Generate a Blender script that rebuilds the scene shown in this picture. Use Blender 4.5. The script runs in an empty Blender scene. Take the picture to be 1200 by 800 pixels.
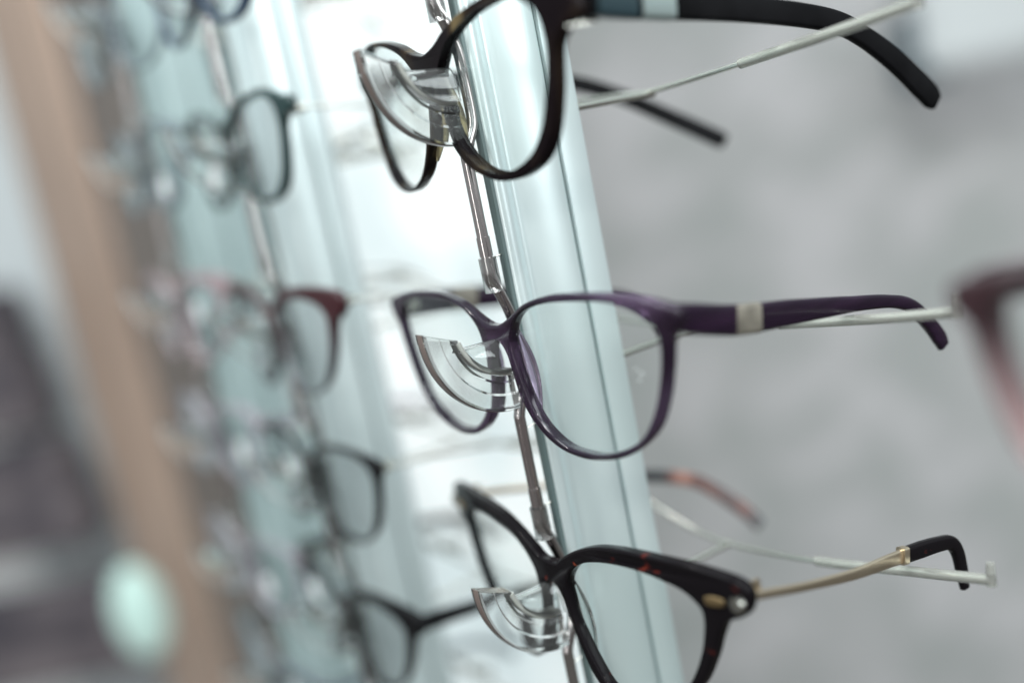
import bpy, bmesh, math, random
from math import radians, cos, sin, pi, sqrt
from mathutils import Vector, Matrix, noise
random.seed(7)
SC = bpy.context.scene
COL = SC.collection

# ------------------------------------------------------------------ camera
F_PX, PITCH, ROLL, HEAD, DIST = 1267.0, radians(11), radians(11.5), radians(146.4), 0.31
FWD = Vector((cos(HEAD)*cos(PITCH), sin(HEAD)*cos(PITCH), -sin(PITCH)))
_r0 = FWD.cross(Vector((0, 0, 1))).normalized(); _u0 = _r0.cross(FWD)
RGT = _r0*cos(ROLL) - _u0*sin(ROLL); UPV = _r0*sin(ROLL) + _u0*cos(ROLL)
def ray(x, y): return FWD + RGT*((x-600)/F_PX) - UPV*((y-400)/F_PX)
CAM = -ray(575, 385)*DIST
def at(x, y, D): return CAM + ray(x, y)*D              # photo pixel at a distance -> point of the place
def on_y(x, y, Y):
    d = ray(x, y); return CAM + d*((Y-CAM.y)/d.y)
cd = bpy.data.cameras.new('camera'); cam = bpy.data.objects.new('camera', cd); COL.objects.link(cam)
m = Matrix((RGT, UPV, -FWD)).transposed().to_4x4(); m.translation = CAM
cam.matrix_world = m
cd.sensor_width = 36.0; cd.lens = F_PX/1200*36; cd.clip_start = 0.005; cd.clip_end = 200
cd.dof.use_dof = True; cd.dof.focus_distance = 0.306
cd.dof.aperture_fstop = cd.lens/1000/0.0162; cd.dof.aperture_blades = 0
SC.camera = cam

# ------------------------------------------------------------------ world, lights, exposure
W = bpy.data.worlds.new('World'); SC.world = W; W.use_nodes = True
nt = W.node_tree; nt.nodes.clear()
def N(nt, t, **kw):
    n = nt.nodes.new(t)
    for k, v in kw.items(): setattr(n, k, v)
    return n
tc = N(nt, 'ShaderNodeTexCoord'); sp = N(nt, 'ShaderNodeSeparateXYZ'); nt.links.new(tc.outputs['Generated'], sp.inputs[0])
rp = N(nt, 'ShaderNodeValToRGB'); mr = N(nt, 'ShaderNodeMapRange'); mr.inputs[1].default_value = -1
nt.links.new(sp.outputs[2], mr.inputs[0]); nt.links.new(mr.outputs[0], rp.inputs[0])
e = rp.color_ramp.elements
e[0].position = 0.0; e[0].color = (.12, .11, .11, 1)
e[1].position = 1.0; e[1].color = (.62, .72, .74, 1)
for p, c in ((.40, (.16, .15, .15, 1)), (.52, (.34, .37, .38, 1)), (.72, (.45, .52, .53, 1))):
    q = e.new(p); q.color = c
bg = N(nt, 'ShaderNodeBackground'); ow = N(nt, 'ShaderNodeOutputWorld')
nt.links.new(rp.outputs[0], bg.inputs[0]); bg.inputs[1].default_value = 1.4
nt.links.new(bg.outputs[0], ow.inputs[0])

def area(name, loc, target, size, power, col=(1, 1, 1), sy=None):
    ld = bpy.data.lights.new(name, 'AREA'); ld.energy = power; ld.color = col; ld.size = size
    if sy: ld.shape = 'RECTANGLE'; ld.size_y = sy
    o = bpy.data.objects.new(name, ld); COL.objects.link(o); o.location = loc
    o.rotation_euler = (Vector(target)-Vector(loc)).to_track_quat('-Z', 'Y').to_euler()
    return o
area('shop_ceiling_light', (.55, -.5, 1.3), (0, 0, 0), .7, 27, (.96, 1, 1), .5)
area('side_fill_light', (.9, .35, .5), (0, .02, 0), .5, 8.2, (.93, .98, 1), .9)  # unseen light added to put a highlight on the post's bulge
area('front_fill_light', (-.35, -.85, 1.35), (-.1, 0, 0), .5, 13, (.93, 1, 1), .9)  # unseen fill added for the left side
for i, (x, y, z) in enumerate(((.3, -.9, 1.0), (-.5, -.7, 1.1), (.9, -.2, .8))):
    area('glint_light', (x, y, z), (0, 0, 0), .045, 2.4, (1, .95, .9))  # small unseen lights added only for glints
area('rod_glint_light', (.35, -1.0, .25), (0, 0, 0), .05, 2.8, (1, 1, .98), 1.1)  # tall unseen light added to draw line glints on the rods
SC.view_settings.view_transform = 'Standard'; SC.view_settings.look = 'None'
SC.view_settings.exposure = 0.0; SC.view_settings.gamma = 1
SC.cycles.use_denoising = True
SC.cycles.max_bounces = 14; SC.cycles.transparent_max_bounces = 24
SC.cycles.transmission_bounces = 12; SC.cycles.glossy_bounces = 6
SC.cycles.caustics_reflective = False; SC.cycles.caustics_refractive = False
SC.cycles.sample_clamp_indirect = 6

# ------------------------------------------------------------------ materials
def mat(name, col, rough=.4, metal=0, trans=0, ior=1.5, emis=None, es=0, coat=0, spec=.5):
    M = bpy.data.materials.new(name); M.use_nodes = True
    b = M.node_tree.nodes['Principled BSDF']
    b.inputs['Base Color'].default_value = (*col, 1); b.inputs['Roughness'].default_value = rough
    b.inputs['Metallic'].default_value = metal; b.inputs['Transmission Weight'].default_value = trans
    b.inputs['IOR'].default_value = ior; b.inputs['Coat Weight'].default_value = coat
    b.inputs['Specular IOR Level'].default_value = spec
    if emis: b.inputs['Emission Color'].default_value = (*emis, 1); b.inputs['Emission Strength'].default_value = es
    return M
def noisy(M, stops, scale=(1, 1, 1), nscale=30, detail=3, dist=0, socket='Base Color', rough=.5):
    t = M.node_tree; b = t.nodes['Principled BSDF']
    tc = N(t, 'ShaderNodeTexCoord'); mp = N(t, 'ShaderNodeMapping'); mp.inputs['Scale'].default_value = scale
    nz = N(t, 'ShaderNodeTexNoise'); nz.inputs['Scale'].default_value = nscale; nz.inputs['Detail'].default_value = detail
    nz.inputs['Distortion'].default_value = dist; nz.inputs['Roughness'].default_value = rough
    cr = N(t, 'ShaderNodeValToRGB'); el = cr.color_ramp.elements
    while len(el) < len(stops): el.new(.5)
    for i, (p, c) in enumerate(stops): el[i].position = p; el[i].color = (*c, 1)
    t.links.new(tc.outputs['Object'], mp.inputs[0]); t.links.new(mp.outputs[0], nz.inputs[0])
    t.links.new(nz.outputs[0], cr.inputs[0]); t.links.new(cr.outputs[0], b.inputs[socket])
    return M
MT = {}
MT['purple'] = noisy(mat('plum translucent acetate', (.2, .08, .24), .09, trans=.66, ior=1.49, spec=.3),
                     [(.34, (.018, .007, .022)), (.52, (.034, .018, .040)), (.76, (.115, .072, .135))], (3, 3, 4), 11, 1, .5)
MT['purple_solid'] = noisy(mat('plum acetate temple', (.05, .02, .06), .2, spec=.25), [(.3, (.007, .003, .009)), (.7, (.017, .007, .020))], (2, 1, 8), 40)
MT['horn'] = noisy(mat('black and olive horn acetate', (.02, .018, .015), .14, ior=1.32, trans=.08, spec=.10),
                   [(.50, (.006, .004, .005)), (.64, (.022, .015, .010)), (.78, (.16, .12, .06))], (9, 9, 2), 9, 2, .6)
MT['black'] = mat('black acetate', (.006, .006, .007), .22, spec=.15)
MT['satinblack'] = noisy(mat('satin black temple acetate', (.006, .006, .007), .42, ior=1.32, spec=.10), [(.3, (.003, .003, .0035)), (.7, (.007, .007, .008))], (1, 1, 1), 60)
MT['tortoise'] = noisy(mat('dark tortoise acetate', (.02, .01, .01), .12, ior=1.32, spec=.14),
                       [(.68, (.006, .005, .006)), (.73, (.07, .012, .009)), (.82, (.36, .10, .04))], (1, 1, 1.6), 110, 2, .6)
MT['tort_bright'] = noisy(mat('amber tortoise acetate', (.3, .1, .05), .3),
                       [(.42, (.02, .022, .026)), (.54, (.13, .05, .04)), (.70, (.34, .17, .13))], (1, 1, 1), 45, 2, .6)
MT['gold'] = noisy(mat('champagne gold metal', (.62, .52, .38), .28, metal=1), [(.3, (.55, .46, .34)), (.7, (.70, .60, .46))], nscale=50)
MT['oldgold'] = mat('aged gold plaque', (.26, .19, .10), .4, metal=.9)
MT['cream'] = noisy(mat('pale champagne inlay', (.52, .48, .40), .4, metal=.2), [(.3, (.12, .11, .09)), (.7, (.26, .24, .20))], nscale=160)
MT['silverinlay'] = mat('pale silver inlay', (.27, .33, .325), .35, metal=.5)
MT['chrome'] = noisy(mat('brushed steel rod', (.50, .46, .45), .16, metal=1), [(.3, (.40, .36, .355)), (.7, (.58, .54, .53))], (1, 1, .05), 400)
MT['steel'] = mat('bright wire steel', (.58, .58, .53), .2, metal=1)
MT['clear'] = mat('clear moulded plastic', (.93, .975, .97), .03, trans=1, ior=1.47)
MT['cradle'] = mat('slightly milky moulded plastic', (.96, .98, .975), .05, trans=.96, ior=1.45)
MT['edge_refraction'] = mat('brown painted edge refraction', (.20, .155, .14), .18, trans=.25)  # brown colour stands for dark refraction in the clear edge
MT['lip'] = mat('greyish clear lip', (.70, .72, .67), .15, trans=.55, ior=1.4)
MT['lilacpad'] = mat('lilac moulded pad', (.62, .48, .66), .06, trans=.9, ior=1.45)
MT['sleeve'] = mat('milky clear tubing', (.70, .71, .66), .14, trans=.72, ior=1.42)
MT['clearframe'] = mat('clear lilac acetate', (.78, .72, .80), .12, trans=.75)
MT['greyframe'] = mat('smoke grey acetate', (.30, .36, .40), .15, trans=.6)
MT['pinkframe'] = mat('clear pink acetate', (.62, .47, .50), .15, trans=.6)
MT['tealinlay'] = mat('dark teal inlay', (.010, .028, .036), .3)
MT['greyburg'] = None
MT['glint'] = mat('pale painted lens glint', (.88, .90, .92), .25)  # painted highlight colour for the discs on the blurred lenses
MT['olivepad'] = noisy(mat('olive gold moulded pad', (.45, .38, .2), .1, trans=.6, ior=1.45), [(.4, (.12, .10, .05)), (.6, (.55, .47, .27))], nscale=160)
MT['navy'] = mat('navy acetate', (.015, .035, .075), .2)
MT['burgundy'] = mat('burgundy acetate', (.05, .006, .010), .2)
MT['darkgreen'] = mat('bottle green acetate', (.010, .030, .030), .2)
MT['fin'] = noisy(mat('pale satin anodised post', (.66, .75, .76), .36, metal=.5, spec=.6), [(.3, (.655, .755, .76)), (.7, (.71, .805, .81))], (1, 1, .15), 60)
MT['fin_dark'] = mat('dark seam and edge reflection', (.10, .14, .14), .4)
MT['fin2'] = mat('grey teal satin post', (.42, .53, .53), .4)
# two tone brown over pink front
M = mat('brown fading to pink acetate', (.3, .1, .1), .3, trans=.25); t = M.node_tree
tc = N(t, 'ShaderNodeTexCoord'); s_ = N(t, 'ShaderNodeSeparateXYZ'); mr = N(t, 'ShaderNodeMapRange')
mr.inputs[1].default_value = -.026; mr.inputs[2].default_value = .004
cr = N(t, 'ShaderNodeValToRGB'); cr.color_ramp.elements[0].color = (.33, .21, .21, 1); cr.color_ramp.elements[1].color = (.045, .02, .025, 1)
cr.color_ramp.elements[1].position = .8
t.links.new(tc.outputs['Object'], s_.inputs[0]); t.links.new(s_.outputs[2], mr.inputs[0]); t.links.new(mr.outputs[0], cr.inputs[0])
t.links.new(cr.outputs[0], t.nodes['Principled BSDF'].inputs['Base Color']); MT['twotone'] = M
M2 = M.copy(); M2.name = 'burgundy fading to grey acetate'; MT['greyburg'] = M2
for n_ in M2.node_tree.nodes:
    if n_.type == 'VALTORGB': n_.color_ramp.elements[0].color = (.09, .10, .11, 1); n_.color_ramp.elements[1].color = (.045, .008, .012, 1)
# thin demo lens: see-through with a fresnel reflection
def lens_mat(name, tint, refl=1.0):
    M = bpy.data.materials.new(name); M.use_nodes = True; t = M.node_tree; t.nodes.clear()
    tr = N(t, 'ShaderNodeBsdfTransparent'); tr.inputs[0].default_value = (*tint, 1)
    gl = N(t, 'ShaderNodeBsdfGlossy'); gl.inputs['Roughness'].default_value = .02; gl.inputs[0].default_value = (.9, 1, 1, 1)
    fr = N(t, 'ShaderNodeLayerWeight'); fr.inputs[0].default_value = .5
    pw = N(t, 'ShaderNodeMath', operation='POWER'); pw.inputs[1].default_value = 4.5
    ad = N(t, 'ShaderNodeMath', operation='MULTIPLY_ADD'); ad.inputs[1].default_value = .6*refl; ad.inputs[2].default_value = .028*refl
    mu = ad; t.links.new(fr.outputs['Facing'], pw.inputs[0]); t.links.new(pw.outputs[0], ad.inputs[0])
    mx = N(t, 'ShaderNodeMixShader'); o = N(t, 'ShaderNodeOutputMaterial')
    t.links.new(mu.outputs[0], mx.inputs[0])
    t.links.new(tr.outputs[0], mx.inputs[1]); t.links.new(gl.outputs[0], mx.inputs[2]); t.links.new(mx.outputs[0], o.inputs[0])
    return M
MT['lens'] = lens_mat('clear demo lens', (.975, .99, .985), .9)
MT['lens_grey'] = lens_mat('faintly grey demo lens', (.89, .90, .905), 1.3)

# ------------------------------------------------------------------ object helpers
def link(name, me, m, parent=None):
    o = bpy.data.objects.new(name, me); COL.objects.link(o)
    if m is not None:
        me.materials.clear(); me.materials.append(MT[m] if isinstance(m, str) else m)
    if parent: o.parent = parent
    return o
def thing(name, label, cat, loc=(0, 0, 0), rz=0, group=None):
    o = bpy.data.objects.new(name, None); COL.objects.link(o); o.empty_display_size = .01
    o.location = loc; o.rotation_euler = (0, 0, rz); tag(o, label, cat, group); return o
def tag(o, label, cat, group=None):
    o['label'] = label; o['category'] = cat
    if group: o['group'] = group
    return o
def finish(bm, smooth=35):
    bmesh.ops.recalc_face_normals(bm, faces=bm.faces)
    me = bpy.data.meshes.new('m'); bm.to_mesh(me); bm.free()
    if smooth:
        for p in me.polygons: p.use_smooth = True
        me.set_sharp_from_angle(angle=radians(smooth))
    return me
def catmull(P, n=6, closed=False):
    P = [Vector(p) for p in P]; out = []; L = len(P)
    rng = range(L) if closed else range(L-1)
    for i in rng:
        if closed: a, b, c, d = P[i-1], P[i], P[(i+1) % L], P[(i+2) % L]
        else: a, b, c, d = P[max(i-1, 0)], P[i], P[i+1], P[min(i+2, L-1)]
        for j in range(n):
            t = j/n
            out.append(.5*((2*b)+(c-a)*t+(2*a-5*b+4*c-d)*t*t+(-a+3*b-3*c+d)*t**3))
    if not closed: out.append(P[-1])
    return out
def tube(bm, path, rad, sides=14, caps=True):
    """round tube along path; rad is a number or a list"""
    path = [Vector(p) for p in path]; n = len(path)
    rad = rad if isinstance(rad, (list, tuple)) else [rad]*n
    up = Vector((0, 0, 1)); rings = []
    T0 = (path[1]-path[0]).normalized()
    nrm = T0.cross(up if abs(T0.z) < .9 else Vector((1, 0, 0))).normalized()
    for i in range(n):
        T = (path[min(i+1, n-1)]-path[max(i-1, 0)]).normalized()
        nrm = (nrm - T*nrm.dot(T)).normalized(); bn = T.cross(nrm)
        rings.append([bm.verts.new(path[i]+(nrm*cos(2*pi*k/sides)+bn*sin(2*pi*k/sides))*rad[i]) for k in range(sides)])
    for a, b in zip(rings, rings[1:]):
        for k in range(sides): bm.faces.new((a[k], a[(k+1) % sides], b[(k+1) % sides], b[k]))
    if caps: bm.faces.new(rings[0][::-1]); bm.faces.new(rings[-1])
def ribbon(bm, path, hs, ts, rr=.35, side=Vector((1, 0, 0))):
    """rounded rectangular section (height in the bending plane, thickness along side) swept on path"""
    path = [Vector(p) for p in path]; n = len(path); rings = []
    for i in range(n):
        T = (path[min(i+1, n-1)]-path[max(i-1, 0)]).normalized()
        S = (side - T*side.dot(T)).normalized(); U = S.cross(T)
        h, t = hs[i]/2, ts[i]/2; r = min(h, t)*rr*2*.9
        ring = []
        for cx, cy, a0 in ((1, 1, 0), (-1, 1, 90), (-1, -1, 180), (1, -1, 270)):
            for k in range(4):
                a = radians(a0+k*30)
                ring.append(bm.verts.new(path[i]+S*(cx*(t-r)+r*cos(a))+U*(cy*(h-r)+r*sin(a))))
        rings.append(ring)
    m_ = len(rings[0])
    for a, b in zip(rings, rings[1:]):
        for k in range(m_): bm.faces.new((a[k], a[(k+1) % m_], b[(k+1) % m_], b[k]))
    bm.faces.new(rings[0][::-1]); bm.faces.new(rings[-1])
def box(bm, lo, hi):
    v = [bm.verts.new((x, y, z)) for x in (lo[0], hi[0]) for y in (lo[1], hi[1]) for z in (lo[2], hi[2])]
    for f in ((0, 1, 3, 2), (4, 6, 7, 5), (0, 4, 5, 1), (2, 3, 7, 6), (0, 2, 6, 4), (1, 5, 7, 3)): bm.faces.new([v[i] for i in f])
def lerp_list(keys, n):
    """keys [(u, v..)] sampled n+1 times over the key index"""
    out = []
    for i in range(n+1):
        f = i/n*(len(keys)-1); a = min(int(f), len(keys)-2); t = f-a
        t = t*t*(3-2*t)*.3+t*.7
        out.append(keys[a]*(1-t)+keys[a+1]*t)
    return out

# ------------------------------------------------------------------ spectacles
def front_mesh(outer_half, inner, k, thick=3.6, bev=.85):
    """outline (mm, x right, z up) of half a front, mirrored, cut with both lens openings, given thickness and wrapped"""
    o = [Vector((a, b, 0)) for a, b in outer_half]
    if o[0].x == 0: full = o + [Vector((-p.x, p.y, 0)) for p in reversed(o[1:-1])]
    full = catmull(full, 7, True)
    inn = catmull([Vector((a, b, 0)) for a, b in inner], 7, True)
    cu = bpy.data.curves.new('c', 'CURVE'); cu.dimensions = '2D'; cu.fill_mode = 'BOTH'
    cu.extrude = thick/2-bev; cu.bevel_depth = bev; cu.bevel_resolution = 3; cu.offset = -bev
    for pts in (full, inn, [Vector((-p.x, p.y, 0)) for p in reversed(inn)]):
        s = cu.splines.new('POLY'); s.points.add(len(pts)-1); s.use_cyclic_u = True
        for q, p in zip(s.points, pts): q.co = (p.x, p.y, 0, 1)
    ob = bpy.data.objects.new('c', cu); COL.objects.link(ob)
    dg = bpy.context.evaluated_depsgraph_get(); me = bpy.data.meshes.new_from_object(ob.evaluated_get(dg))
    bpy.data.objects.remove(ob); bpy.data.curves.remove(cu)
    bm = bmesh.new(); bm.from_mesh(me); bpy.data.meshes.remove(me)
    bmesh.ops.remove_doubles(bm, verts=bm.verts, dist=.0004)
    for v in bm.verts:
        a, b, c = v.co; v.co = Vector((a, -c+thick/2, b))/1000; v.co.y += k*(a/1000)**2
    return finish(bm, 38)
def lens_mesh(inner, k, mirror, thick=3.6):
    pts = catmull([Vector((a, b, 0)) for a, b in inner], 5, True)
    c = sum(pts, Vector())/len(pts); bm = bmesh.new(); sides = []
    for off in (thick/2-.5, thick/2+.6):
        rings = []
        for s in (1.012, .75, .45, .15):
            ring = []
            for p in pts:
                q = c+(p-c)*s; x = -q.x if mirror else q.x
                ring.append(bm.verts.new((x/1000, off/1000+k*(x/1000)**2 - .0009*(1-s*s), q.y/1000)))
            rings.append(ring)
        for a, b in zip(rings, rings[1:]):
            for i in range(len(a)): bm.faces.new((a[i], a[(i+1) % len(a)], b[(i+1) % len(a)], b[i]))
        bm.faces.new(rings[-1]); sides.append(rings[0])
    a, b = sides
    for i in range(len(a)): bm.faces.new((a[i], b[i], b[(i+1) % len(a)], a[(i+1) % len(a)]))
    return finish(bm, 50)
def pad_mesh(inner, s, k, prox=None):
    """moulded nose pad swelling backwards from the nose side of the rim"""
    bm = bmesh.new(); x0, z0, ln = prox
    path = []; hs = []; ts = []
    for i in range(15):
        t = i/14; zz = z0+ln/2-ln*t
        bulge = sin(pi*t)
        path.append((s*(x0+2.0*(t-.2)*t*2.2)/1000, (3.0+1.7*bulge)/1000, zz/1000)); hs.append((.8+3.0*bulge)/1000); ts.append((.6+2.2*bulge**.8)/1000)
    ribbon(bm, path, hs, ts, .48, Vector((1, 0, 0)))
    return finish(bm, 60)
def temple_mesh(keys, side):
    """keys: (x, y, z, height, thickness) in mm"""
    P = catmull([Vector(q[:3])/1000 for q in keys], 10)
    hs = []; ts = []
    for i in range(len(P)):
        f = i/10; a = min(int(f), len(keys)-2); t = f-a
        hs.append((keys[a][3]*(1-t)+keys[a+1][3]*t)/1000); ts.append((keys[a][4]*(1-t)+keys[a+1][4]*t)/1000)
    bm = bmesh.new()
    # rounded end
    n = len(P); hs[-1] *= .45; ts[-1] *= .5; P2 = P
    ribbon(bm, P2, hs, ts, .40)
    return finish(bm, 40)
def hinge_mesh(x, y, z):
    bm = bmesh.new()
    for dz in (-1.6, 0, 1.6): tube(bm, [(x/1000, y/1000, (z+dz-.6)/1000), (x/1000, y/1000, (z+dz+.6)/1000)], .0011, 10)
    box(bm, ((x-.5)/1000, (y-4.5)/1000, (z-1.8)/1000), ((x+.5)/1000, (y+4.5)/1000, (z+1.8)/1000))
    return finish(bm)
ROUND_O = [(0, 5.4), (3, 5.8), (8, 7.2), (15.5, 10.4), (26.5, 13.2), (38, 14.6), (47, 14.2), (54, 12.0), (58, 10.2), (62.5, 9.2), (65, 7.4), (65, 3.4), (61.5, 1.8), (57, -2.5), (54.3, -12.5), (50.5, -22.3), (45.3, -28.2), (37.6, -31.4), (29, -32.0), (21.4, -30.5), (12.2, -26.0), (5.5, -17.4), (3.4, -8.5), (3.0, -4.4), (1.4, -2.4), (0, -2.0)]
ROUND_I = [(5.6, -2.0), (8.5, 2.4), (15.2, 7.6), (26, 11.4), (36, 12.8), (45.8, 12.2), (51.8, 9.2), (54.4, 4.2), (54.6, -3.6), (52.0, -12.7), (48.3, -20.8), (42.4, -27.0), (34.0, -30.3), (24.4, -30.2), (15.8, -26.2), (9.0, -18.6), (6.0, -9.0)]
PLUM_O = [(0, .9), (3.6, 1.4), (9, 3.7), (16.5, 7.4), (28, 9.8), (40, 10.1), (50, 9.6), (59, 8.5), (66, 6.9), (69.5, 5.6), (70, 3.0), (68.8, .4), (66.2, -2.4), (64.6, -8.5), (61.8, -17), (57.5, -25), (51, -30.8), (44, -34.1), (36, -35.6), (29, -35.8), (21, -34.2), (14.5, -30.7), (9.8, -26), (6.6, -20), (5.0, -12.4), (4.2, -8), (2.4, -4.8), (0, -3.8)]
PLUM_I = [(7.8, -3), (9.8, 1.2), (14, 4.6), (20, 6.6), (28, 7.7), (38.7, 7.9), (48, 7.5), (56, 5.8), (60.8, 2.8), (62.8, -.8), (62.7, -5.8), (60.8, -13), (57.4, -21), (52.3, -27.8), (45.5, -31.7), (37.6, -33.9), (31, -34.1), (22.8, -32.7), (16.0, -28.6), (11.8, -23.2), (9.4, -16), (7.9, -9)]
CAT_O = [(0, 1.0), (4, 1.2), (8.4, 3.8), (15.4, 7.4), (24.6, 10.4), (34.7, 11.6), (45, 11.7), (55.5, 11.4), (64.5, 10.4), (70.8, 9.0), (73.4, 6.6), (73.2, 2.6), (71, -.6), (66, -3.0), (63.2, -7.5), (60.4, -14), (55.6, -22.4), (49, -29.7), (40, -35), (31, -37.6), (24, -38.2), (17.6, -36.4), (12.6, -31.5), (8.8, -23.4), (5.9, -14.8), (4.5, -9.4), (2.6, -6.6), (0, -6.0)]
CAT_I = [(8.2, -5.3), (10.4, -1.2), (14, 2.0), (19.4, 4.6), (28.5, 6.3), (38.1, 6.6), (46.6, 5.6), (53.8, 3.7), (57.6, 1.2), (59.4, -1.6), (58.8, -6.9), (56.4, -14.4), (51.8, -22.8), (46, -29.5), (39, -33.6), (31, -35.4), (24, -35.4), (18.6, -32.8), (13.8, -26), (10.2, -18.7), (8.4, -12.2)]

def spectacles(loc, yaw, shape, fm, tm, label, k=1.3, near=None, far=None, thick=3.6, lens='lens', group=None, hinge='steel', pad=None, simple=False, name='eyeglasses', rx=0, thin=False):
    O, I = {'round': (ROUND_O, ROUND_I), 'plum': (PLUM_O, PLUM_I), 'cat': (CAT_O, CAT_I)}[shape]
    g = thing(name, label, 'eyeglasses', Vector(loc)/1000, radians(yaw), group)
    g.rotation_euler.y = radians(rx)
    kk = k
    link('frame_front', front_mesh(O, I, kk, thick), fm, g)
    for mir in (False, True): link('lens', lens_mesh(I, kk, mir, thick), lens, g)
    for s in (1, -1):
        px = {'round': (5.4, -13, 22), 'plum': (8.0, -13, 25), 'cat': (8.4, -17.5, 26)}[shape]
        link('nose_pad', pad_mesh(I, s, kk, px), pad or {'purple': 'lilacpad', 'tortoise': 'clear', 'horn': 'clear'}.get(fm, fm), g)
    xe = max(p[0] for p in O)-1.6; ze = {'round': 3.6, 'plum': 3.0, 'cat': 4.6}[shape]
    ye = kk*xe*xe/1000+thick
    std = [(xe, ye-1.0, ze, 7.2, 2.6), (xe, ye+6, ze-.6, 7.4, 3.0), (xe-.5, ye+25, ze-3.2, 6.4, 2.8), (xe-2, ye+60, ze-9, 4.8, 2.6), (xe-4, ye+85, ze-13.4, 4.4, 2.6),
           (xe-5, ye+98, ze-18, 4.8, 2.6), (xe-6.4, ye+112, ze-28, 5.4, 2.4), (xe-7, ye+119, ze-36, 4.6, 2.2)]
    if thin: std = [(*q[:3], 1.4, 1.1) for q in std[:5]]+[(*q[:3], 3.4, 2.2) for q in std[5:]]
    for s, keys in ((1, near), (-1, far)):
        if keys is None: keys = [(q[0]*s, *q[1:]) for q in std]
        link('temple', temple_mesh(keys, s), tm, g)
        link('hinge', hinge_mesh(s*(xe-2.6), ye+.6, ze-.4), hinge, g)
    return g, xe, ye, ze

# world (mm) -> local of a pair
def to_local(loc, yaw, pts):
    c, s = cos(-radians(yaw)), sin(-radians(yaw)); out = []
    for q in pts:
        x, y, z = q[0]-loc[0], q[1]-loc[1], q[2]-loc[2]
        out.append((c*x-s*y, s*x+c*y, z, *q[3:]))
    return out

# ------------------------------------------------------------------ display hardware
ZS = [76, 0, -76]
def rod_path(x, levels, z0, z1):
    P = [(x, 3.6, z1)]
    for L in levels:
        for z, y in ((20, 3.6), (14, 3.8), (8, 6.0), (1, 8.0), (-8, 8.2), (-18, 8.0), (-23, 5.6), (-27, 3.8), (-31, 3.6)):
            P.append((x, y, L+z))
    P.append((x, 3.6, z0)); return [Vector(p)/1000 for p in P]
def make_rod(x, levels, z0, z1, label, group):
    bm = bmesh.new(); P = catmull(rod_path(x, levels, z0, z1), 6)
    tube(bm, [p-Vector((x, 0, 0))/1000 for p in P], .0017, 16)
    r = thing('display_rod', label, 'rod', (x/1000, 0, 0), 0, group)
    link('steel_rod', finish(bm, 50), 'chrome', r)
    for L in levels:
        b2 = bmesh.new()
        tube(b2, [(0, 3.7e-3, (L+10)/1000), (0, 3.6e-3, (L+20)/1000)], .0026, 18)
        link('collar', finish(b2, 40), 'clear', r)
        for za, zb in ((19.4, 19.9), (-32, -31)):
            b3 = bmesh.new(); tube(b3, [(0, 4.2e-3, (L+za)/1000), (0, 9.6e-3, (L+zb)/1000)], .00028, 8)
            link('clip_wire', finish(b3, 40), 'steel', r)
        b4 = bmesh.new(); tube(b4, [(0, 3.6e-3, (L+20.4)/1000), (0, 3.6e-3, (L+26)/1000)], .00195, 16)
        link('rod_joint', finish(b4, 40), 'chrome', r)
    return r
def make_post(x, z0, z1, m, label, group=None):
    p = thing('display_post', label, 'display post', (x/1000, 0, 0), 0, group)
    S = [(.9, 9.6), (2.3, 10.0), (3.1, 10.9), (3.2, 12.2), (2.5, 13.8), (1.3, 15.4), (.9, 16.3), (1.05, 17.2), (1.9, 18.8), (3.1, 21.4), (4.0, 24.4), (4.4, 27.2), (4.4, 29.6), (4.0, 32.2), (3.4, 33.3), (2.6, 33.6)]
    S2 = [(2.6, 34.5), (3.5, 34.8), (3.6, 36), (3.5, 43.6), (3.0, 44.2), (1.5, 44.4)]
    def ext(prof, name, mm):
        bm = bmesh.new(); ring = [Vector((a, b, 0)) for a, b in prof]+[Vector((-a, b, 0)) for a, b in reversed(prof)]
        for q in ring: q /= 1000
        lo = [bm.verts.new((q.x, q.y, z0/1000)) for q in ring]; hi = [bm.verts.new((q.x, q.y, z1/1000)) for q in ring]
        n = len(ring)
        for i in range(n): bm.faces.new((lo[i], lo[(i+1) % n], hi[(i+1) % n], hi[i]))
        bm.faces.new(lo[::-1]); bm.faces.new(hi)
        link(name, finish(bm, 45), mm, p)
    ext(S, 'post_body', m); ext(S2, 'rear_strip', m)
    ext([(2.35, 33.55), (2.35, 34.55)], 'dark_seam', 'fin_dark')
    ext([(.85, 8.6), (1.5, 8.9), (1.7, 9.9)], 'front_edge_reflection', 'fin_dark')  # front face coloured dark to imitate its dark reflection
    return p
def cradle_mesh():
    """hook-shaped clear nose rest: stepped quarter ring round the x axis"""
    bm = bmesh.new()
    cy, cz = 3.0, 3.5
    # profile in (radius, x): stepped
    prof = [(26.2, -2.4, 0), (26.2, 2.0, 0), (25.7, 2.5, 1), (22.0, 2.5, 5), (21.4, 1.9, 6), (18.6, 1.9, 10), (18.0, 2.5, 11), (16.6, 2.5, 12.5), (16.2, 2.0, 13), (16.2, -2.6, 13), (16.6, -2.9, 12.5), (25.7, -2.9, 1)]
    rings = []; n = 34
    for i in range(n+1):
        t = i/n; ring = []
        for r, x, a0 in prof:
            a = radians(178+a0+t*(92-a0))
            ring.append(bm.verts.new((x/1000, (cy+cos(a)*r)/1000, (cz+sin(a)*r*1.07)/1000)))
        rings.append(ring)
    m_ = len(prof)
    for a, b in zip(rings, rings[1:]):
        for k in range(m_): bm.faces.new((a[k], a[(k+1) % m_], b[(k+1) % m_], b[k]))
    bm.faces.new(rings[0][::-1]); bm.faces.new(rings[-1])
    return finish(bm, 38)
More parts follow.
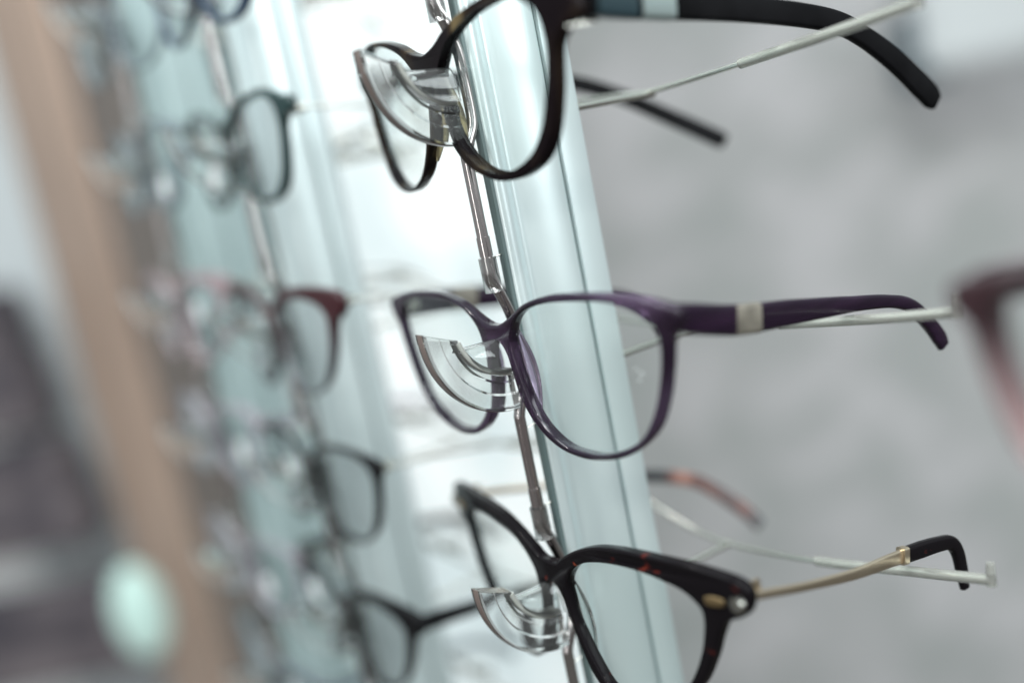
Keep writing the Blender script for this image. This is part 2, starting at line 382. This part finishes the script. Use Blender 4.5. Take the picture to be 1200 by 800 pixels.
def cradle_edge_refraction_mesh():  # thin strip added round the clear rim to imitate its brown refraction
    bm = bmesh.new(); rings = []
    for i in range(35):
        a = radians(178+i/34*92)
        rings.append([bm.verts.new((x/1000, (3.0+cos(a)*r)/1000, (3.5+sin(a)*r*1.07)/1000)) for r, x in ((26.24, -1.2), (26.5, -1.0), (26.5, 1.1), (26.24, 1.3))])
    for a, b in zip(rings, rings[1:]):
        for k in range(4): bm.faces.new((a[k], a[(k+1) % 4], b[(k+1) % 4], b[k]))
    bm.faces.new(rings[0][::-1]); bm.faces.new(rings[-1])
    return finish(bm, 38)
def lip_mesh():
    bm = bmesh.new(); P = []
    for i in range(25):
        a = radians(194+i/24*74); P.append(Vector((0, 3.0+cos(a)*16.6, 3.5+sin(a)*16.6))/1000)
    ribbon(bm, P, [.0017]*25, [.0058]*25, .45); return finish(bm, 50)
def saddle_mesh():
    """the nose-shaped saddle on which the bridge sits: a curved roof sloping down to the front"""
    bm = bmesh.new(); outer = []; inner = []
    for i in range(13):
        t = i/12; y = -13.6+t*16.6; w = 2.6+1.5*t; zt = -2.6-.6*t
        dz = max(zt-(3.5-sqrt(16.6**2-(y-3)**2)), .9); ro = []; ri = []
        for j in range(15):
            a = radians(j/14*180)
            ro.append(bm.verts.new((w*cos(a)/1000, y/1000, (zt-dz+dz*sin(a)**.7)/1000)))
            ri.append(bm.verts.new(((w-.9)*cos(a)/1000, y/1000, (zt-dz+(dz-.8)*sin(a)**.7)/1000)))
        outer.append(ro); inner.append(ri)
    for A, flip in ((outer, 0), (inner, 1)):
        for a, b in zip(A, A[1:]):
            for k in range(14): bm.faces.new((a[k], a[k+1], b[k+1], b[k]))
    for i in (0, -1):
        for k in range(14): bm.faces.new((outer[i][k], outer[i][k+1], inner[i][k+1], inner[i][k]))
    for j in (0, 14):
        for i in range(12): bm.faces.new((outer[i][j], outer[i+1][j], inner[i+1][j], inner[i][j]))
    return finish(bm, 50)
CE = cradle_edge_refraction_mesh(); LP = lip_mesh(); CR = cradle_mesh(); SAD = saddle_mesh()
def make_holder(x, z, label, group, left=None, right=None, dz=0):
    h = thing('eyeglass_holder', label, 'display holder', (x/1000, 0, z/1000), 0, group)
    link('nose_cradle', CR, 'cradle', h); link('nose_saddle', SAD, 'cradle', h); link('cradle_edge_refraction', CE, 'edge_refraction', h); link('cradle_lip', LP, 'lip', h)
    R_ = right or [(14, -19.8), (39, -18), (76, -15), (96, -12.9)]
    L_ = left or [(-14, -19.8), (-39, -18), (-76, -15), (-96, -12.9)]
    bm = bmesh.new()
    pts = [(a, 76, b) for a, b in reversed(L_)]+[(0, 76, -20.4)]+[(a, 76, b) for a, b in R_]
    P = catmull([Vector(p)/1000 for p in pts], 8); tube(bm, P, .00085, 12)
    link('crossbar', finish(bm, 50), 'steel', h)
    bm = bmesh.new(); tube(bm, [(0, .0440, -.0208), (0, .060, -.0209), (0, .0778, -.0212)], .0011, 12)
    link('stem', finish(bm, 50), 'steel', h)
    for s, Q in ((1, R_), (-1, L_)):
        q = catmull([Vector((a, 76, b))/1000 for a, b in Q], 8)
        q = [p for p in q if abs(p.x) > .0375]
        bm = bmesh.new()
        e = q[-1]; d = (e-q[-2]).normalized()
        tube(bm, q+[e+d*.0012], .00155, 16)
        link('tube_sleeve', finish(bm, 50), 'sleeve', h)
        bm = bmesh.new(); tube(bm, [e+d*.0010+Vector((0, 0, -.0016)), e+d*.0014+Vector((0, 0, .0048))], [.0014, .0011], 12)
        link('end_stop', finish(bm, 50), 'sleeve', h)
    return h

# ------------------------------------------------------------------ near post with its three holders
make_post(0, -330, 260, 'fin', 'nearest pale satin display post, sharp, running behind the three nearest pairs')
make_rod(0, [152]+ZS+[-152], -330, 260, 'steel rod in front of the nearest pale post, carrying the sharp clear nose rests', 'steel rods in front of the display posts')
G1 = 'clear holders on the nearest post'
make_holder(0, 77, 'clear plastic holder with steel crossbar carrying the black round eyeglasses at top', G1, left=[(-14, -19.6), (-39, -18.4), (-76, -16), (-96, -14)])
make_holder(0, 0, 'clear plastic holder with steel crossbar carrying the plum eyeglasses', G1)
make_holder(0, -76, 'clear plastic holder with steel crossbar carrying the dark tortoise cat-eye eyeglasses', G1,
            left=[(-12, -19.2), (-24, -15.9), (-41, -10.6), (-70, -3.5), (-94, 0)], right=[(14, -20.2), (39, -18.4), (76, -13.4), (97, -10.4)])

# plum pair, middle
loc, yaw = (1, 0, 0), 0
near = to_local(loc, yaw, [(68.4, 7.6, 3.2, 6.8, 3.4), (68.2, 14, 1.2, 7.6, 3.4), (66.8, 30, -3.4, 8.0, 3.2), (66.2, 50, -6.8, 7.0, 2.8), (66, 76, -11.2, 4.4, 2.6), (66, 92, -14.6, 3.8, 2.6),
        (66, 101, -18.2, 4.2, 2.6), (66, 108, -24.6, 4.8, 2.6), (66, 113, -31, 5.2, 2.4), (66, 114.6, -34.4, 4.0, 2.0)])
far = to_local(loc, yaw, [(-66.4, 7.6, 3.2, 6.8, 3.4), (-66.4, 14, 2.4, 7.6, 3.4), (-65, 30, .2, 7.6, 3.0), (-63, 50, -3.6, 6.6, 2.8), (-60, 76, -9.4, 4.4, 2.6), (-58, 92, -14, 3.8, 2.6),
        (-57, 101, -18.2, 4.2, 2.6), (-55, 110, -27, 4.8, 2.6), (-54, 114, -34, 4.4, 2.2)])
g, xe, ye, ze = spectacles(loc, yaw, 'plum', 'purple', 'purple_solid', 'translucent plum purple eyeglasses in the middle, pale inlay band on each temple', 1.3, near, far)
for s in (1, -1):
    bm = bmesh.new(); src = near if s == 1 else far
    P = catmull([Vector(q[:3]) for q in src[:5]], 10); sel = [p for p in P if 27 < p.y < 38.5]
    ribbon(bm, [p/1000 for p in sel], [.00795]*len(sel), [.0035]*len(sel), .42)
    link('temple_band', finish(bm, 40), 'cream', g)

MT['print'] = mat('white lens print', (.55, .58, .58), .5)
for a, b, w in ((54.3, -9.4, .35), (55.8, -10.6, .8), (54.8, -12.4, .5)):
    bm = bmesh.new(); yy = 1.3*a*a/1000+1.2
    box(bm, ((a-w)/1000, (yy-.75)/1000, (b-.16)/1000), ((a+w)/1000, (yy-.55)/1000, (b+.16)/1000))
    link('lens_print', finish(bm, 0), 'print', g)

# black round pair, top
loc, yaw = (-7, 0, 73), -5
wn = [(58.3, 7, 79.5, 7.5, 3.6), (57.6, 14, 78.4, 7.8, 3.6), (56.6, 30, 76.4, 7.4, 3.4), (55.5, 60, 72.6, 7.0, 2.9), (55, 86, 68.2, 6.6, 2.8), (55, 101, 64.4, 6.4, 2.8),
      (55, 112, 59.0, 6.2, 2.8), (55, 124, 51.2, 7.0, 2.8), (55, 135, 42.4, 7.8, 2.7), (55, 140, 38.0, 7.6, 2.5), (55, 142.2, 35.8, 5.0, 2.0)]
wf = [(-69, 19, 78, 7.5, 3.6), (-68.5, 26, 77, 7.8, 3.6), (-66, 45, 74, 7.0, 3.2), (-59, 76, 69.5, 5.6, 2.8), (-54, 92, 64.8, 5.4, 2.8), (-49, 108, 57, 5.4, 2.8), (-42, 126, 45, 6, 2.8), (-36, 140, 35, 6.4, 2.4), (-35, 142.5, 33, 4.6, 2.0)]
g, xe, ye, ze = spectacles(loc, yaw, 'round', 'horn', 'satinblack', 'black and olive horn round eyeglasses at the top with matt black temples', 2.0, to_local(loc, yaw, wn), to_local(loc, yaw, wf), thick=3.8, pad='olivepad')
bm = bmesh.new(); sel = [p for p in catmull([Vector(q[:3]) for q in to_local(loc, yaw, wn)[:5]], 10) if 29 < p.y < 42]
ribbon(bm, [p/1000 for p in sel], [.0076]*len(sel), [.0041]*len(sel), .3); link('temple_band', finish(bm, 40), 'silverinlay', g)
sel = [p for p in catmull([Vector(q[:3]) for q in to_local(loc, yaw, wn)[:5]], 10) if 14 < p.y < 28]
bm = bmesh.new(); ribbon(bm, [p/1000 for p in sel], [.0078]*len(sel), [.0040]*len(sel), .3); link('temple_inlay', finish(bm, 40), 'tealinlay', g)

# tortoise cat-eye pair, bottom
loc, yaw = (4, 0, -72), -3
wn = [(75.6, 11, -68.6, 2.4, 1.6), (75.8, 18, -70.6, 2.4, 1.4), (76, 30, -74, 2.4, 1.3), (76, 48, -78.4, 3.0, 1.3), (76, 62, -80.6, 3.8, 1.3), (76, 71, -82.0, 4.2, 1.4)]
wf = [(-67, 16, -68.6, 2.4, 1.6), (-67, 24, -70.6, 2.4, 1.4), (-66, 36, -73.5, 2.4, 1.3), (-63, 50, -76.8, 2.4, 1.3), (-58, 72, -81.4, 3.2, 1.6)]
wft = [(-58, 73, -81.6, 4.2, 2.6), (-54, 88, -85.0, 4.6, 2.8), (-46, 99, -88.4, 4.8, 2.8), (-41, 108, -93.6, 5, 2.8), (-33, 118, -106, 5.4, 2.8), (-28, 122, -114, 5.2, 2.4)]
wnt = [(76, 70.4, -81.9, 4.6, 2.8), (76, 78, -83.2, 4.8, 2.8), (76, 86, -84.8, 4.4, 2.8), (76, 91.6, -86.6, 4.2, 2.8), (76, 94.4, -90.6, 4.2, 2.6), (76, 95.4, -97, 4.0, 2.4), (76, 95.8, -103, 2.8, 2.0)]
g, xe, ye, ze = spectacles(loc, yaw, 'cat', 'tortoise', 'gold', 'dark tortoise cat-eye eyeglasses at the bottom with thin gold metal temples', 2.0, to_local(loc, yaw, wn), to_local(loc, yaw, wf), hinge='gold')
tp = link('temple_tip', temple_mesh(to_local(loc, yaw, wnt), 1), 'tortoise', g)
tp = link('temple_tip', temple_mesh(to_local(loc, yaw, wft), 1), 'tort_bright', g); tp['label'] = 'amber and dark mottled temple tip'
bm = bmesh.new(); a = to_local(loc, yaw, wnt)[0]
ribbon(bm, [Vector((a[0], a[1]-1.6, a[2]+.35))/1000, Vector((a[0], a[1]+.4, a[2]))/1000], [.0050, .0050], [.0031, .0031], .25); link('tip_collar', finish(bm), 'gold', g)
# gold corner plaque and rivet on each end of the cat-eye front
for s in (1, -1):
    bm = bmesh.new()
    yk = lambda x: 2.0*x*x/1000
    ribbon(bm, [Vector((s*x, yk(x)-.15, 2.9-(73-x)*.02))/1000 for x in (61.5, 63, 65, 67)], [.0020, .0028, .0026, .0016], [.0009]*4, .3, Vector((0, 1, 0)))
    link('corner_plaque', finish(bm), 'oldgold', g)
    bm = bmesh.new(); tube(bm, [Vector((s*70.6, yk(70.6)-.9, 3.0))/1000, Vector((s*70.6, yk(70.6)+3.9, 3.0))/1000], .0021, 16)
    link('rivet', finish(bm, 50), 'steel', g)

# ------------------------------------------------------------------ second and third posts, out of focus, with their pairs
GZ2 = [142, 73, 1, -61, -128, -196]; GZ3 = [146, 76, 8, -60, -128, -196]
def row(x, m, plabel, rlabel, gname, items, GZ, glints):
    make_post(x, -420, 330, m, plabel); make_rod(x, [g+3 for g in GZ], -420, 330, rlabel, 'steel rods in front of the display posts')
    for z, it in zip(GZ, items):
        shape, fm, tm, lab, hlab = it; thin = tm == 'wire'
        make_holder(x, z+2, hlab, gname)
        g, *_ = spectacles((x+random.uniform(-3, 3), 0, z+random.uniform(-1.5, 1.5)), random.uniform(-4, 4), shape, fm, 'steel' if thin else tm, lab, 1.4, lens='lens_grey', group='eyeglasses on the blurred posts', thin=thin)
        g.scale = (.9, .9, .9)
        st = glints.get(GZ.index(z))
        if st:  # pale disc added as a painted out-of-focus glint
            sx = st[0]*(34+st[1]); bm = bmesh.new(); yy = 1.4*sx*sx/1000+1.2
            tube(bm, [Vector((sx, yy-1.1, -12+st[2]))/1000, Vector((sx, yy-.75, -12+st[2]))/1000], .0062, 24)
            link('lens_glint', finish(bm, 40), 'glint', g)
row(-163, 'fin', 'second pale display post, left of the nearest one and blurred', 'bright steel rod glinting in front of the second post, blurred', 'clear holders on the second post', [
    ('round', 'navy', 'wire', 'blurred navy blue eyeglasses highest on the second post', 'blurred holder under the navy eyeglasses on the second post'),
    ('round', 'darkgreen', 'wire', 'blurred bottle green rimmed eyeglasses, just left of the black round pair', 'blurred holder under the bottle green eyeglasses on the second post'),
    ('cat', 'greyburg', 'wire', 'blurred burgundy eyeglasses left of the plum pair', 'blurred holder under the burgundy eyeglasses on the second post'),
    ('plum', 'black', 'wire', 'blurred black eyeglasses on the second post, below the burgundy pair', 'blurred holder under the black eyeglasses below the burgundy pair'),
    ('cat', 'black', 'black', 'blurred black cat-eye eyeglasses low on the second post, temple crossing the bright panel', 'blurred holder under the low black cat-eye eyeglasses on the second post'),
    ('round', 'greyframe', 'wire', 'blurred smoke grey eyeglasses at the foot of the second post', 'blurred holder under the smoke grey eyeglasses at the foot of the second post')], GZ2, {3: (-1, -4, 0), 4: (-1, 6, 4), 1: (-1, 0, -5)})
row(-282, 'fin2', 'third display post, grey teal, heavily blurred among clear frames', 'steel rod in front of the third, heavily blurred post', 'clear holders on the third post', [
    ('plum', 'greyframe', 'wire', 'heavily blurred smoke and navy eyeglasses highest on the third post', 'heavily blurred holder highest on the third post'),
    ('round', 'greyframe', 'wire', 'heavily blurred smoke grey eyeglasses second from the top of the third post', 'heavily blurred holder under the smoke grey pair on the third post'),
    ('cat', 'pinkframe', 'wire', 'heavily blurred pink eyeglasses midway down the third post', 'heavily blurred holder under the pink eyeglasses on the third post'),
    ('round', 'clearframe', 'clearframe', 'heavily blurred clear lilac eyeglasses below the pink pair', 'heavily blurred holder under the clear lilac eyeglasses'),
    ('plum', 'clearframe', 'wire', 'heavily blurred clear lilac eyeglasses low on the third post', 'heavily blurred holder low on the third post, fifth from its top'),
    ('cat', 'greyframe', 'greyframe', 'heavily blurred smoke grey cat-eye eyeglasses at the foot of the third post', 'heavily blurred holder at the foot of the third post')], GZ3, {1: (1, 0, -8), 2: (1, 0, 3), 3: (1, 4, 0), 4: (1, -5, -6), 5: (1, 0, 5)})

# nearest pair of all, cut by the right edge
make_rod(217, [0], -200, 160, 'steel rod holding the blurred brown and pink pair at the right edge', None)
make_holder(217, 2, 'clear holder under the brown and pink eyeglasses at the right edge', None)
spectacles((212, 0, 6), 0, 'plum', 'twotone', 'black', 'blurred brown and pink eyeglasses cut off by the right edge', 1.3, thick=9)

# ------------------------------------------------------------------ background fixtures
def slab(name, x0, x1, y0, y1, z0, z1, m, bev=.002):
    bm = bmesh.new(); box(bm, (x0, y0, z0), (x1, y1, z1))
    if bev: bmesh.ops.bevel(bm, geom=bm.edges[:], offset=bev, segments=2, affect='EDGES')
    return link(name, finish(bm, 40), m)
Z0, Z1 = -1.6, 1.2
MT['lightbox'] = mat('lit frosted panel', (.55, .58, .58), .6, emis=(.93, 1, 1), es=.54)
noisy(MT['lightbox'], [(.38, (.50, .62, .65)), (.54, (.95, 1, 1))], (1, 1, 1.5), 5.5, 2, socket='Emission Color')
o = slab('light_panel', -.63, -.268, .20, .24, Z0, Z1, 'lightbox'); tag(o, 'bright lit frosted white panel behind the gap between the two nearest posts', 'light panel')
MT['tealpanel'] = noisy(mat('grey teal panel', (.32, .42, .42), .4), [(.35, (.22, .30, .31)), (.65, (.46, .57, .57))], (1, 1, 1.4), 6, 2)
o = slab('back_panel', on_y(246, 400, .2).x, -.634, .20, .24, Z0, Z1, 'tealpanel'); tag(o, 'blurred grey teal back panel behind the third post', 'panel')
MT['brown'] = noisy(mat('dark grey brown wood', (.17, .14, .125), .6), [(.35, (.13, .11, .10)), (.65, (.21, .18, .16))], (6, 6, .5), 5, 4)
MT['tan'] = noisy(mat('tan wood', (.48, .34, .26), .55), [(.35, (.34, .24, .19)), (.65, (.58, .42, .33))], (7, 7, .7), 4, 4)
def px_x(px, y=.2): return on_y(px, 400, y).x
xb0, xb1, xb2 = px_x(246), px_x(172), px_x(90)
o = slab('wood_upright', xb1, xb0-.004, .195, .26, Z0, Z1, 'brown'); tag(o, 'blurred dark grey brown wooden upright left of the third post', 'wooden upright')
o = slab('wood_upright', xb2, xb1-.002, .19, .27, Z0, Z1, 'tan'); tag(o, 'blurred tan wooden upright, leftmost, slanting across the left of the photo', 'wooden upright')
print('uprights', xb0, xb1, xb2)

# room wall and far shelves
hd = Vector((cos(HEAD), sin(HEAD), 0))
MT['wall'] = noisy(mat('mottled grey wall', (.3, .3, .31), .8), [(.36, (.56, .57, .56)), (.5, (.64, .63, .63)), (.62, (.76, .735, .745))], (1, 1, 1.2), 5.5, 4, .5)
bm = bmesh.new(); box(bm, (-3.0, 0, -2.6), (3.4, .1, 2.4)); wall = link('wall', finish(bm, 0), 'wall')
wall.location = CAM+hd*2.15; wall.location.z = 0; wall.rotation_euler = (0, 0, HEAD-pi/2); wall['kind'] = 'structure'
MT['floor'] = noisy(mat('brown floor', (.14, .115, .10), .5), [(.35, (.10, .085, .08)), (.65, (.18, .15, .135))], (1, 1, 1), 3, 4)
bm = bmesh.new(); box(bm, (-5, -4, -1.64), (4, 5, -1.6)); fl = link('floor', finish(bm, 0), 'floor'); fl['kind'] = 'structure'

MT['shelfwhite'] = mat('pale grey cabinet', (.62, .66, .68), .6)
MT['shelfdark'] = noisy(mat('dark mauve boxes', (.05, .04, .05), .6), [(.4, (.06, .052, .065)), (.6, (.17, .145, .155))], (1, 1, 1), 9, 2)
def frame_at(name, px, py, D, w, h, d, m, label, cat, rz=HEAD-pi/2):
    bm = bmesh.new(); box(bm, (-w/2, 0, -h/2), (w/2, d, h/2)); bmesh.ops.bevel(bm, geom=bm.edges[:], offset=min(w, h, d)*.12, segments=3, affect='EDGES')
    o = link(name, finish(bm, 40), m); o.location = at(px, py, D); o.rotation_euler = (0, 0, rz); return tag(o, label, cat)
frame_at('cabinet', 60, 330, 1.80, .33, 1.75, .2, 'shelfwhite', 'blurred pale grey cabinet at the far left', 'cabinet')
for i, (px, py, w, h) in enumerate(((-40, 385, .17, .12), (-30, 470, .24, .17), (-6, 570, .30, .12), (4, 628, .34, .10), (60, 755, .45, .18))):
    lab = ['topmost of the dark blurred boxes at the far left edge', 'second dark blurred box from the top at the far left edge', 'third dark blurred box from the top at far left, wide and low',
           'fourth dark blurred box from the top at far left', 'large dark blurred box in the lower left corner'][i]
    o = frame_at('box', px, py, 1.66, w*.79, h*.79, .09, 'shelfdark', lab, 'box'); o['group'] = 'dark boxes far left'
MT['glow'] = mat('mint reflection glow', (.42, .58, .53), .4, emis=(.76, 1, .95), es=.24)
bm = bmesh.new(); bmesh.ops.create_uvsphere(bm, u_segments=28, v_segments=18, radius=.5)
for v in bm.verts: v.co.x *= .068; v.co.y *= .05; v.co.z *= .125
o = link('oval_glow', finish(bm, 60), 'glow'); o.location = at(165, 716, 1.35); o.rotation_euler = (0, 0, HEAD-pi/2); tag(o, 'blurred pale mint oval light reflection in the lower left', 'glow')  # glowing oval added to imitate an out-of-focus light reflection
MT['white'] = mat('white enamel', (.80, .83, .84), .45)
frame_at('wall_cabinet', 1168, 5, 1.80, .25, .18, .12, 'white', 'blurred white wall cabinet in the upper right corner', 'cabinet')
MT['slate'] = mat('slate blue painted shading', (.10, .14, .17), .5)
frame_at('cabinet_shading', 1085, 55, 1.84, .08, .13, .05, 'slate', 'blurred slate coloured shading left of the white wall cabinet', 'shading')  # dark block added to imitate shading beside the white cabinet
